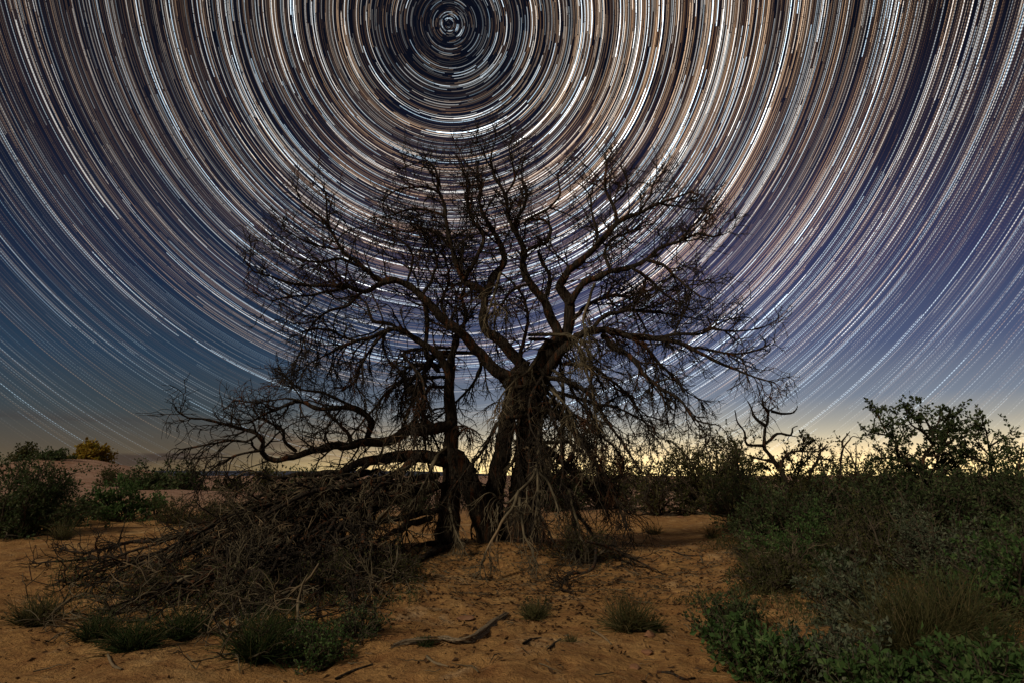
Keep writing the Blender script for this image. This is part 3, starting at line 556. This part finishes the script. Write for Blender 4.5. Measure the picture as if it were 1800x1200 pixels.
# left side
SH('leafy_shrub', 'large dark green bush cut by the left edge', 'bush', 22, 945, 798, 190, stems=50, leaf=.07, ls=.03, sub=1.3)
SH('leafy_shrub', 'rounded dark green bush just right of the big left-edge bush', 'bush', 85, 925, 848, 120, stems=34, leaf=.07, ls=.035)
SH('leafy_shrub', 'bright green leafy shrub standing before the pink slickrock on the left', 'bush', 215, 915, 838, 110, stems=26, lm='leaf_green', leaf=.09, ls=.035, lt=.3)
SH('leafy_shrub', 'slim green shrub right beside the bright leafy one at left', 'bush', 272, 905, 842, 42, stems=10, lm='leaf_green', leaf=.08, ls=.05)
SH('bare_shrub', 'small leafless dark shrub left of the bright green leafy shrub', 'bush', 165, 912, 836, 60, lm=None, stems=12, wander=.26)
SH('leafy_shrub', 'olive scrub behind the fallen branches at left, below the slickrock', 'bush', 335, 922, 868, 150, stems=44, lm='leaf_olive', leaf=.045, ls=.04)
SH('leafy_shrub', 'low olive scrub under the low left limbs', 'bush', 430, 915, 862, 120, stems=34, lm='leaf_olive', leaf=.045, ls=.04)
def far_shrub(label, px, Y, ty, wpx, lm='leaf_dark', stems=26, leaf=.16, ls=.12, name='leafy_shrub', cat='bush', **k):
    x = (px - 900) / F * Y / math.cos(PITCH) * 1.0; z = float(H(x, Y)); b = np.array([x, Y, z])
    tp = at(px, ty, Y); x = tp[0]; z = float(H(x, Y)); b = np.array([x, Y, z]); h = max(.5, tp[2] - z)
    return shrub(name, label, cat, b, h, wpx / F * Y / 2 * 1.1, lm=lm, stems=stems, leaf=leaf, ls=ls, **k)
far_shrub('rounded tree with warm yellow light painted into its leaves on the rock hummock far left', 165, 58, 775, 52, 'leaf_warm_lit', 44, .30, .09, 'warm_lit_tree', 'tree', sub=1.4)
far_shrub('thin olive bush on the hummock left of the yellow-lit tree', 48, 55, 780, 62, 'leaf_olive', 22, .25, .2)
far_shrub('low dark bush between the hummock bushes and the yellow-lit tree', 95, 54, 805, 60, 'leaf_dark', 22, .2, .16)
far_shrub('straw coloured brush at the right foot of the yellow-lit tree', 197, 48, 815, 44, 'leaf_olive', 20, .16, .14)
far_shrub('dark rounded bush on the skyline right of the yellow-lit tree', 272, 40, 814, 62, 'leaf_dark', 34, .2, .1)
far_shrub('dark green brush right of the rounded skyline bush', 325, 38, 820, 66, 'leaf_dark', 34, .18, .12)
far_shrub('small dark brush left of the rounded skyline bush', 232, 42, 824, 40, 'leaf_dark', 18, .18, .12)
far_shrub('distant olive brush glimpsed through the low left limbs', 470, 42, 808, 80, 'leaf_olive', 20, .20, .2)
far_shrub('dark brush behind the low left limbs', 400, 36, 832, 70, 'leaf_olive', 24, .16, .14)
far_shrub('pale olive brush behind the tree, left of the left trunk', 590, 30, 850, 120, 'leaf_olive', 40, .12, .11)
far_shrub('grey green brush behind the tree, close left of the trunk', 690, 28, 855, 100, 'leaf_sage', 36, .11, .11)
far_shrub('low dark brush on the horizon behind the gap between the trunks', 850, 24, 822, 90, 'leaf_olive', 26, .09, .10)
far_shrub('dark brush on the horizon just left of the left trunk', 740, 22, 818, 100, 'leaf_dark', 28, .09, .09)
far_shrub('low dark brush on the horizon behind the ends of the low limbs', 540, 32, 826, 110, 'leaf_dark', 30, .12, .12)
# behind and right of the tree
far_shrub('small leafed shrub directly behind the right trunk', 985, 24, 790, 110, 'leaf_dark', 40, .085, .05, droop=.01)
far_shrub('leafy shrub seen through the drooping right twigs', 1060, 24, 775, 120, 'leaf_olive', 40, .085, .05)
far_shrub('airy thin leafed shrub with open branches right of the tree', 1150, 20, 752, 110, 'leaf_olive', 26, .08, .055, wander=.2)
far_shrub('dense rounded leafy shrub on the right skyline, next to the bare forked shrub', 1245, 20, 748, 165, 'leaf_olive', 60, .08, .045, sub=1.2)
SH('grassy_shrub', 'dark low brush at the foot of the dense skyline shrub', 'bush', 1225, 885, 832, 100, stems=40, leaf=.05, ls=.05)
SH('leafy_shrub', 'dark brush between dense skyline shrub and bare forked shrub', 'bush', 1310, 890, 828, 110, stems=44, leaf=.05, ls=.045)

def traced(name, label, cat, Y, lines, lm=None, leaf=.035, ls=.012, lmax=.35, dens=1.0, w=6, matl='bark', group=None):
    b = at(lines[0][0][0], lines[0][0][1], Y); root = empty(name, (b[0], b[1], float(H(b[0], b[1]))), label, cat, group)
    st = Tubes(); PP, RR = [], []
    for k, ln in enumerate(lines):
        n = len(ln); dy = RNG.uniform(-.5, .5) if k else 0
        pts = [at(p[0], p[1], Y + dy * i / n) for i, p in enumerate(ln)]
        if k == 0: pts[0][2] = float(H(pts[0][0], pts[0][1])) - .05
        w0 = (w if k == 0 else w * .62) * Y / F / 2; rad = [w0 * (1 - .75 * i / (n - 1)) for i in range(n)]
        pa, ra = smooth_path(pts, rad, .06, .010); st.add(pa, ra, 6)
        a, d, r, u, _ = sample(pa[None], ra[None], .075 / dens, .3, 1)
        P1, R1 = grow(a, side(d, 25, 75), RNG.uniform(.08, 1, len(a)) * lmax, (r * .5).clip(.004, .01), 6, .25, .15, (0, 0, .05), .5)
        st.add(P1, R1, 4); PP.append(P1); RR.append(R1)
        a, d, r, u, _ = sample(P1, R1, .09, .3, 1)
        P2, R2 = grow(a, side(d, 25, 60), RNG.uniform(.04, .16, len(a)), np.full(len(a), .004), 6, .25, .15, (0, 0, .05), .6)
        st.add(P2, R2, 3); PP.append(P2); RR.append(R2)
    st.build('stems', M[matl], root)
    if lm:
        v, f = leaves_on(np.concatenate(PP), np.concatenate(RR), ls, leaf, .1, .7); link('foliage', v, f, M[lm], root, False)
    return root
traced('bare_shrub', 'crooked leafless forked shrub black against the glow on the right', 'bush', 11,
       [[(1388, 960), (1385, 900), (1382, 860), (1376, 834), (1360, 811), (1353, 797), (1344, 783), (1344, 766), (1346, 750), (1351, 736), (1351, 724), (1360, 717)],
        [(1346, 748), (1327, 734), (1320, 715), (1313, 703)], [(1351, 724), (1341, 710), (1341, 696)], [(1356, 722), (1372, 727), (1395, 724), (1402, 713)],
        [(1344, 783), (1330, 782), (1313, 780), (1309, 759), (1297, 741), (1291, 720)], [(1346, 778), (1367, 763), (1390, 764), (1393, 752), (1402, 748)],
        [(1372, 826), (1379, 804), (1402, 792), (1439, 792), (1453, 780)], [(1360, 812), (1340, 808), (1320, 802), (1305, 795)]], lmax=.22, dens=.45, w=10)
traced('bare_shrub', 'low bent leafless branches rising left of the tall leafy right shrub', 'bush', 10.5,
       [[(1425, 950), (1424, 880), (1425, 832), (1436, 812), (1442, 794), (1456, 783)], [(1438, 806), (1455, 806), (1470, 808)], [(1470, 930), (1474, 880), (1478, 830), (1479, 804), (1482, 785), (1493, 772), (1500, 766), (1518, 772)], [(1482, 785), (1481, 775), (1494, 757)], [(1503, 930), (1504, 880), (1504, 830), (1505, 800), (1504, 775)]], lmax=.14, dens=.4, w=8)
traced('leafy_shrub', 'small leafed shrub growing between the bare forked shrub stems', 'bush', 11.5,
       [[(1400, 960), (1398, 880), (1400, 840), (1410, 800), (1412, 765)], [(1400, 830), (1385, 800), (1375, 785)], [(1405, 820), (1425, 800), (1430, 775)], [(1400, 840), (1440, 815), (1458, 800)], [(1390, 850), (1360, 835), (1345, 812)]], 'leaf_olive', .05, .02, .4, 1.3)
tall = traced('leafy_shrub', 'tallest leafy shrub on the right with a dense dark crown against the glow', 'bush', 9.2,
       [[(1618, 1000), (1616, 900), (1622, 820), (1626, 797), (1638, 780), (1640, 757), (1652, 736), (1652, 715)],
        [(1638, 778), (1622, 759), (1601, 745), (1594, 727), (1591, 708)], [(1643, 773), (1668, 757), (1680, 743), (1701, 736)], [(1640, 757), (1628, 738), (1620, 725)],
        [(1645, 760), (1664, 735), (1672, 716)], [(1650, 790), (1672, 775), (1690, 760)], [(1630, 800), (1650, 800), (1670, 790)], [(1640, 770), (1655, 765), (1662, 755)], [(1622, 830), (1655, 820), (1690, 800)], [(1625, 840), (1600, 815), (1580, 790), (1572, 775)], [(1640, 840), (1680, 815), (1710, 790)], [(1632, 800), (1660, 778), (1668, 750)], [(1630, 850), (1650, 800), (1648, 770)]],
       'leaf_dark', .045, .013, .30, 2.1, 8)
traced('leafy_shrub', 'leaning leafy shrub just left of the tallest right shrub', 'bush', 9.4,
       [[(1612, 1000), (1606, 880), (1601, 829), (1577, 801), (1573, 778), (1559, 759), (1545, 734), (1538, 722)], [(1562, 765), (1545, 762), (1530, 760)], [(1573, 778), (1588, 765), (1577, 745)], [(1555, 750), (1570, 735), (1578, 727)], [(1585, 812), (1560, 805), (1545, 805)]],
       'leaf_dark', .042, .011, .30, 2.2, 6)
traced('leafy_shrub', 'spiky leafy shrub right of the tallest one, near the right edge', 'bush', 9.0,
       [[(1748, 1000), (1746, 880), (1743, 815), (1738, 785), (1734, 757), (1727, 738)], [(1738, 785), (1762, 769), (1783, 757)], [(1734, 757), (1718, 748), (1715, 742)], [(1740, 800), (1720, 780), (1710, 765)], [(1740, 800), (1760, 790), (1775, 772)], [(1742, 815), (1700, 800), (1690, 785)]],
       'leaf_dark', .042, .014, .28, 1.8, 6)
traced('leafy_shrub', 'leafy shrub cut by the right edge', 'bush', 8.6,
       [[(1800, 1000), (1795, 880), (1790, 830), (1795, 800), (1798, 778)], [(1790, 830), (1775, 810), (1770, 795)], [(1795, 820), (1815, 800), (1820, 785)]], 'leaf_dark', .042, .014, .28, 1.8, 6)
far_shrub('low leafy brush against the brightest glow left of the leaning shrub', 1500, 13, 800, 120, 'leaf_olive', 36, .05, .04)
far_shrub('glowing olive brush behind the tall right shrubs', 1570, 15, 800, 110, 'leaf_olive', 26, .055, .06)
far_shrub('leafy brush below the bare forked shrub, right of it', 1420, 12, 808, 130, 'leaf_olive', 40, .05, .04)
far_shrub('leafy brush behind the right edge shrubs', 1700, 14, 800, 150, 'leaf_olive', 30, .055, .055)
# mass of brush on the right foreground
GR = 'shrubs crowding the right foreground'
for args in (
    (1350, 935, 860, 130, 'leaf_dark', 'dark brush under the bare forked shrub'),
    (1460, 930, 845, 170, 'leaf_olive', 'olive brush below the low bent branches'),
    (1590, 925, 840, 180, 'leaf_dark', 'dark brush round the foot of the tallest right shrub'),
    (1720, 935, 850, 190, 'leaf_olive', 'olive brush under the spiky right shrub'),
    (1800, 985, 860, 170, 'leaf_dark', 'dark green bush half cut by the right edge, upper one'),
    (1420, 1000, 905, 170, 'leaf_green', 'green broad leafed shrub at the sand edge, middle of the right brush'),
    (1540, 1010, 900, 190, 'leaf_olive', 'olive shrub in the centre of the right brush'),
    (1670, 1030, 910, 190, 'leaf_sage', 'grey green shrub right of the centre of the right brush'),
    (1360, 1035, 960, 110, 'leaf_olive', 'dry olive shrub leaning over the sand edge'),
    (1500, 1095, 990, 180, 'leaf_sage', 'grey green shrub above the foreground leafy shrubs'),
    (1790, 1090, 950, 200, 'leaf_green', 'green shrub at the right edge, halfway down'),
    (1280, 1125, 1050, 130, 'leaf_dark', 'small leafed dark shrub reaching farthest left over the sand'),
    (1330, 1195, 1080, 190, 'leaf_green', 'low green leafy shrub at the bottom, right beside the open sand'),
    (1480, 1215, 1095, 210, 'leaf_sage', 'grey green leafy shrub at the bottom edge, second from the sand'),
    (1560, 1245, 1120, 160, 'leaf_green', 'broad leafed green shrub at the bottom edge, beside the tall grass'),
    (1730, 1240, 1110, 220, 'leaf_green', 'green leafy shrub in the bottom right corner'),
    (1650, 1120, 1015, 170, 'leaf_dark', 'dark shrub behind the tall dry grass')):
    bx, by, ty, w, lm, lb = args; Yb = onp(bx, by)[1]
    SH('leafy_shrub', lb, 'bush', bx, by, ty - 8 - max(0, bx - 1380) * .085, w * .92, lm=lm, stems=int(36), leaf={'leaf_green': .046, 'leaf_sage': .036, 'leaf_dark': .034}.get(lm, .03), ls={'leaf_green': .026}.get(lm, .02), sub=1.3, group=GR)
for bx, by, ty, w, lb in ((1395, 1010, 905, 110, 'leafless grey shrub tangled in front of the bare forked shrub'), (1480, 985, 870, 120, 'bare twiggy shrub in the upper middle of the right brush'), (1610, 1000, 880, 130, 'dead grey branches below the tallest leafy shrub'),
                          (1740, 1010, 890, 120, 'dead twigs poking out under the spiky leafy shrub'), (1330, 985, 915, 90, 'brown leafless brush leaning over the sand below the skyline'), (1560, 1140, 1050, 110, 'pale dead sprigs among the foreground shrubs'), (1440, 1175, 1110, 90, 'bleached dead sprigs at the bottom of the leafy foreground')):
    SH('bare_shrub', lb, 'bush', bx, by, ty, w, lm=None, stems=22, wander=.28, wood='pale')
GT = 'grass tufts among the brush and on the sand'
for a in (('tall dry fibrous grass tuft in the middle of the right foreground', 1600, 1190, 985, 150, 420, 'grass'),
          ('tall grey green grass tuft right of the tallest dry one', 1690, 1165, 980, 130, 380, 'grass'),
          ('pale dry grass hump below the right brush centre', 1660, 1090, 985, 100, 200, 'grass'),
          ('green grass tuft near the bottom right corner', 1770, 1200, 1080, 120, 220, 'grass_green'),
          ('loose green grass left of the centre of the right brush', 1480, 1050, 950, 110, 200, 'grass_green'),
          ('thin grass tuft at the sand edge beside the dry olive shrub', 1330, 1010, 955, 60, 120, 'grass'),
          ('spiky dry tuft with a shadow at its foot, standing alone on the sand', 1105, 1110, 1030, 100, 320, 'grass'),
          ('small green tuft touching the right side of the lone spiky tuft', 1148, 1108, 1068, 46, 110, 'grass_green'),
          ('soft low olive tuft on the sand right of the curved driftwood', 940, 1085, 1046, 70, 200, 'grass'),
          ('short grass tuft on the sand beyond the right of the tree', 1250, 945, 912, 36, 90, 'grass'),
          ('low grass tuft right of the trunks at the edge of the litter', 1150, 938, 912, 60, 110, 'grass'),
          ('flat dry grass clump on sand under the dark brush right of centre', 1310, 960, 925, 50, 100, 'grass'),
          ('small tuft beside the footmarks, below the lone spiky tuft', 1003, 1128, 1105, 34, 60, 'grass'),
          ('soft green clump at the lower left under the pale branches', 235, 1140, 1072, 130, 420, 'grass_green'),
          ('grey green tuft at the left edge of the brush pile', 60, 1098, 1030, 110, 300, 'grass'),
          ('dark green tuft behind the brush pile, lower left', 170, 1125, 1060, 90, 240, 'grass_green'),
          ('dark tuft in the brush pile left of the bright green clump', 450, 1160, 1060, 120, 380, 'grass_green'),
          ('small green sprig on the flat driftwood piece', 745, 1132, 1108, 56, 140, 'grass_green'),
          ('dark green tuft pressed against the lower edge of the brush pile, second from the left', 320, 1120, 1050, 120, 260, 'grass_green'),
          ('wide dark tuft between the brush pile and the bright green clump', 500, 1120, 1050, 130, 260, 'grass_green'),
          ('pale dry grass clump behind the low left limbs', 560, 935, 880, 90, 260, 'grass'),
          ('dry grass clump close left of the trunks', 645, 930, 885, 70, 220, 'grass'),
          ('dry grass behind the dark left-edge bushes, on the sand', 110, 948, 905, 60, 160, 'grass')):
    lb, bx, by, ty, w, n, lm = a; TF(lb, bx, by, ty, w, n, lm=lm, group=GT)
SH('leafy_shrub', 'bright green rounded clump under the pale branch tips, bottom left of centre', 'bush', 555, 1165, 1085, 110, lm='leaf_green', stems=40, leaf=.022, ls=.014)
SH('leafy_shrub', 'dim green low bush right of the bright rounded clump', 'bush', 625, 1115, 1062, 90, lm='leaf_dark', stems=30, leaf=.025, ls=.02)
SH('leafy_shrub', 'tiny low plant on the sand left of the lone spiky tuft', 'bush', 950, 1080, 1050, 50, lm='leaf_olive', stems=16, leaf=.02, ls=.02)
for bx, by, ty, w, lb in ((300, 1050, 985, 170, 'dark undergrowth beneath the left end of the brush pile'), (420, 1070, 990, 180, 'dark undergrowth beneath the middle of the brush pile'),
                      (560, 1040, 960, 180, 'dark undergrowth beneath the right half of the brush pile'), (680, 1020, 950, 140, 'dark undergrowth at the left trunk foot'), (1020, 985, 900, 130, 'dark brush growing at the right trunk foot')):
    SH('leafy_shrub', lb, 'bush', bx, by, ty, w, lm='leaf_olive', stems=34, leaf=.028, ls=.05, wander=.22, droop=.02)
ROWL = {(1180, 815): 'low olive shrub under the airy thin leafed shrub right of the tree', (1300, 808): 'dark shrub touching the left side of the bare forked shrub', (1345, 838): 'low dark shrub in front of the left foot of the bare forked shrub',
    (1385, 822): 'olive shrub hiding the stem of the bare forked shrub', (1430, 836): 'dark shrub in front of the low bent bare branches', (1465, 806): 'olive shrub rising behind the low bent bare branches', (1515, 836): 'dark shrub between the bent bare branches and the leaning shrub',
    (1530, 808): 'olive shrub on the skyline left of the leaning leafy shrub', (1590, 840): 'dark shrub at the foot of the leaning leafy shrub', (1600, 812): 'olive shrub showing between the leaning shrub and the tallest shrub', (1660, 830): 'dark shrub at the right foot of the tallest leafy shrub',
    (1650, 802): 'dark shrub filling the crown base behind the tallest leafy shrub', (1715, 806): 'dark shrub on the skyline between the tallest and the spiky shrub', (1730, 842): 'dark shrub at the foot of the spiky leafy shrub', (1785, 812): 'dark shrub on the skyline right of the spiky leafy shrub', (1800, 850): 'dark shrub cut by the right edge, below the skyline'}
GX = 'brush row under the right skyline'
for px_, Y_, ty_, w_, lm_ in ((1300, 15, 808, 90, 'leaf_dark'), (1345, 9.8, 838, 110, 'leaf_dark'), (1385, 10.8, 822, 90, 'leaf_olive'), (1430, 9.4, 836, 120, 'leaf_dark'), (1465, 11, 806, 80, 'leaf_olive'), (1515, 9.6, 836, 120, 'leaf_dark'),
        (1530, 11.6, 808, 90, 'leaf_olive'), (1590, 9.0, 840, 120, 'leaf_dark'), (1600, 11.2, 812, 90, 'leaf_olive'), (1660, 8.8, 830, 130, 'leaf_dark'), (1650, 10.8, 802, 100, 'leaf_dark'), (1715, 10.4, 806, 100, 'leaf_dark'), (1730, 8.6, 842, 130, 'leaf_dark'), (1785, 9.8, 812, 90, 'leaf_dark'), (1800, 8.0, 850, 120, 'leaf_dark')):
    far_shrub(ROWL[px_, ty_], px_, Y_, ty_ - 12 + rr_.uniform(-34, 16), w_, lm_, 30, .05, .032, sub=1.35, group=GX)
def cover(name, label, n, sx, sy, ok, hmax, lm, bl, nb):
    x = RNG.uniform(*sx, n); y = RNG.uniform(*sy, n); k = ok(x, y) & (vnoise(x * 1.7, y * 1.7, 31) > -.22 + .2 * RNG.uniform(-1, 1, n)); x, y = x[k], y[k]; m = len(x)
    hh = hmax * (.35 + vnoise(x * 1.3, y * 1.3, 32) + .5).clip(.15, 1.2)
    C_ = np.stack([x, y, H(x, y) + hh * RNG.uniform(0, 1, m) ** .7], -1); dv = RNG.normal(size=(m, 3)); dv[:, 2] = np.abs(dv[:, 2]) + .2
    v, f = leaf_geo(C_, dv, RNG.uniform(.5, 1.2, m) * bl, .5); o = link(name, v, f, M[lm], None, False); tag(o, label, 'ground cover', kind='stuff')
    x, y = x[:nb], y[:nb]; m = len(x); P_, R_ = grow(np.stack([x, y, H(x, y) - .01], -1), np.stack([RNG.normal(size=m) * .35, RNG.normal(size=m) * .35, np.ones(m)], -1), hmax * RNG.uniform(.6, 1.5, m), np.full(m, .004), 6, .1, .08, (0, 0, -.04), .3)
    tb = Tubes(); tb.add(P_, R_, 3); tag(tb.build('low_' + name, M['grass']), label.replace('leaves', 'stems'), 'ground cover', kind='stuff')
cover('ground_cover', 'low dense dark leaves filling the gaps between the right hand shrubs', 22000, (1.2, 9), (4.0, 11), lambda x, y: x > .33 * y + .9 * vnoise(y * 1.3, y * 0, 33) + .9 * vnoise(x * 2.2, y * 2.2, 34), .13, 'leaf_olive', .035, 9000)
cover('undergrowth', 'sparse dark leaves in the shade below the brush pile', 7000, (-6.5, -.6), (6.2, 9.4), lambda x, y: (x < -.13 * y) & (x > -.62 * y - .3) & (y > 6.6 - .15 * x - 1.0), .14, 'leaf_dark', .03, 500)
# ------------------------------------------------------------------ driftwood, stones, sticks, litter
def driftwood(label, pix, w0, w1, strands=9):
    pts = [G(p[0], p[1], .006) for p in pix]; b = np.array(pts[0]); tb = Tubes()
    for k in range(strands):
        off = np.array([RNG.normal() * .012, RNG.normal() * .035, abs(RNG.normal()) * .018]) ; 
        q = [p + off * (1 + .4 * math.sin(i + k)) - b for i, p in enumerate(pts)]
        r = [w0 * (.25 + .75 * math.sin(math.pi * (i + .4) / len(q))) * RNG.uniform(.6, 1) for i in range(len(q))]
        pa, ra = smooth_path(q, r, .03, .004); tb.add(pa, ra, 6)
    o = tb.build('driftwood', M['drift']); o.location = tuple(b); return tag(o, label, 'driftwood')
driftwood('curved grey weathered root with wavy grain half sunk in the sand', [(775, 1122), (805, 1128), (830, 1125), (850, 1112), (868, 1095), (890, 1080)], .013, .01, 16)
driftwood('short flat grey wood piece left of the curved root', [(690, 1137), (715, 1130), (745, 1128), (775, 1128)], .010, .01, 6)
GS = 'small sticks lying on the sand'
for lb, pix in (('thin stick with a knob below the driftwood', [(750, 1152), (765, 1164), (788, 1170)]), ('dark stick on sand right of the driftwood', [(920, 1130), (935, 1122), (952, 1119)]),
                ('dark split stick along the bottom edge left of centre', [(590, 1192), (620, 1178), (655, 1166)]), ('thin slanting stick above the lone footmark', [(1040, 1106), (1060, 1118), (1075, 1132)]),
                ('dark bowed stick on the sand right of the tree', [(1183, 968), (1205, 975), (1236, 976)]), ('short pale stick standing at the end of the bowed one', [(1236, 990), (1232, 978), (1229, 972)]),
                ('bleached stick near the bottom left on open sand', [(190, 1150), (198, 1168), (214, 1175)]), ('long dark curved stick near the bottom right of the sand', [(1155, 1180), (1180, 1182), (1200, 1192), (1222, 1190)]),
                ('slender stick left of the green sprig', [(1000, 1115), (985, 1122), (963, 1140)])):
    P_ = np.array([G(a, b, .012) for a, b in pix]); pa, ra = smooth_path(P_ - P_[0], [.009] * len(P_), .03, .003); ra[-3:] *= .6
    tb = Tubes(); tb.add(pa, ra, 6); o = tb.build('stick', M['bark' if 'dark' in lb else 'pale']); o.location = tuple(P_[0]); tag(o, lb, 'stick', GS)
def rock(label, px, py, sx, sy, sz, seed, group=None):
    b = onp(px, py); import bmesh; bm = bmesh.new(); bmesh.ops.create_icosphere(bm, subdivisions=3, radius=1)
    r = np.random.default_rng(seed); ax = r.normal(size=(7, 3)); ax /= np.linalg.norm(ax, axis=1)[:, None]; lim = r.uniform(.55, .9, 7)
    for v in bm.verts:
        p = np.array(v.co)
        for a, l in zip(ax, lim):
            q = p @ a
            if q > l: p = p - a * (q - l)
        v.co = (p[0] * sx, p[1] * sy, p[2] * sz)
    me = bpy.data.meshes.new('stone'); bm.to_mesh(me); bm.free(); me.materials.append(M['rock']); o = bpy.data.objects.new('stone', me); COL.objects.link(o)
    o.location = (b[0], b[1], b[2] + sz * .25); o.rotation_euler = (0, 0, r.uniform(0, 6)); return tag(o, label, 'stone', group)
for i, (lb, px, py, a, b, c) in enumerate((('flat round red stone on the sand below the lone spiky tuft', 1137, 1150, .05, .04, .02), ('oval flat brown stone near the bottom of the sand', 1116, 1173, .06, .035, .015),
        ('curled red stone chip against the lone spiky tuft', 1142, 1118, .06, .04, .035), ('pale flat stone left of the driftwood root', 818, 1087, .09, .06, .02), ('grey flat stone on the sand beyond the right trunk', 1197, 908, .16, .1, .03),
        ('broad red boulder behind the tall right shrubs', 1590, 872, .5, .35, .3), ('tilted red boulder right of the broad one', 1675, 885, .25, .25, .35), ('red boulder showing near the right edge', 1775, 868, .4, .3, .25),
        ('low red rock beneath the dry olive shrub', 1338, 1025, .15, .12, .06))): rock(lb, px, py, a, b, c, 40 + i)
# leaf and twig litter scattered on the sand
n = 14000; lx = np.concatenate([RNG.normal(.6, 2.2, n // 2), RNG.uniform(-6, 5, n // 2)]); ly = np.concatenate([RNG.normal(8.4, 1.5, n // 2), 4.0 + RNG.gamma(2.0, 2.6, n // 2)])
lz = H(lx, ly) + .006; C_ = np.stack([lx, ly, lz], -1); a = RNG.uniform(0, 6.28, n); dv = np.stack([np.cos(a), np.sin(a), RNG.normal(size=n) * .3], -1)
v, f = leaf_geo(C_, dv, RNG.uniform(.012, .06, n), .45)
tag(link('leaf_litter', v, f, M['litter'], None, False), 'brown leaf litter and bark chips scattered over the sand', 'litter', kind='stuff')
n = 1500; lx = np.concatenate([RNG.normal(.2, 2.3, 1150), RNG.uniform(-5, 4, 350)]); ly = np.concatenate([RNG.normal(8.9, 1.0, 1150), RNG.uniform(4.2, 12, 350)]); a = RNG.uniform(0, 6.28, n)
P_, R_ = grow(np.stack([lx, ly, H(lx, ly) + .012], -1), np.stack([np.cos(a), np.sin(a), a * 0], -1), RNG.uniform(.04, .26, n), RNG.uniform(.0025, .0055, n), 6, .2, .16, (0, 0, 0), .4)
P_[:, :, 2] = H(P_[:, :, 0], P_[:, :, 1]) + .009 + np.abs(RNG.normal(size=P_.shape[:2])) * .006
tb = Tubes(); tb.add(P_, R_, 4); tag(tb.build('twig_litter', M['pale']), 'thin broken twigs strewn over the sand under the tree', 'litter', kind='stuff')
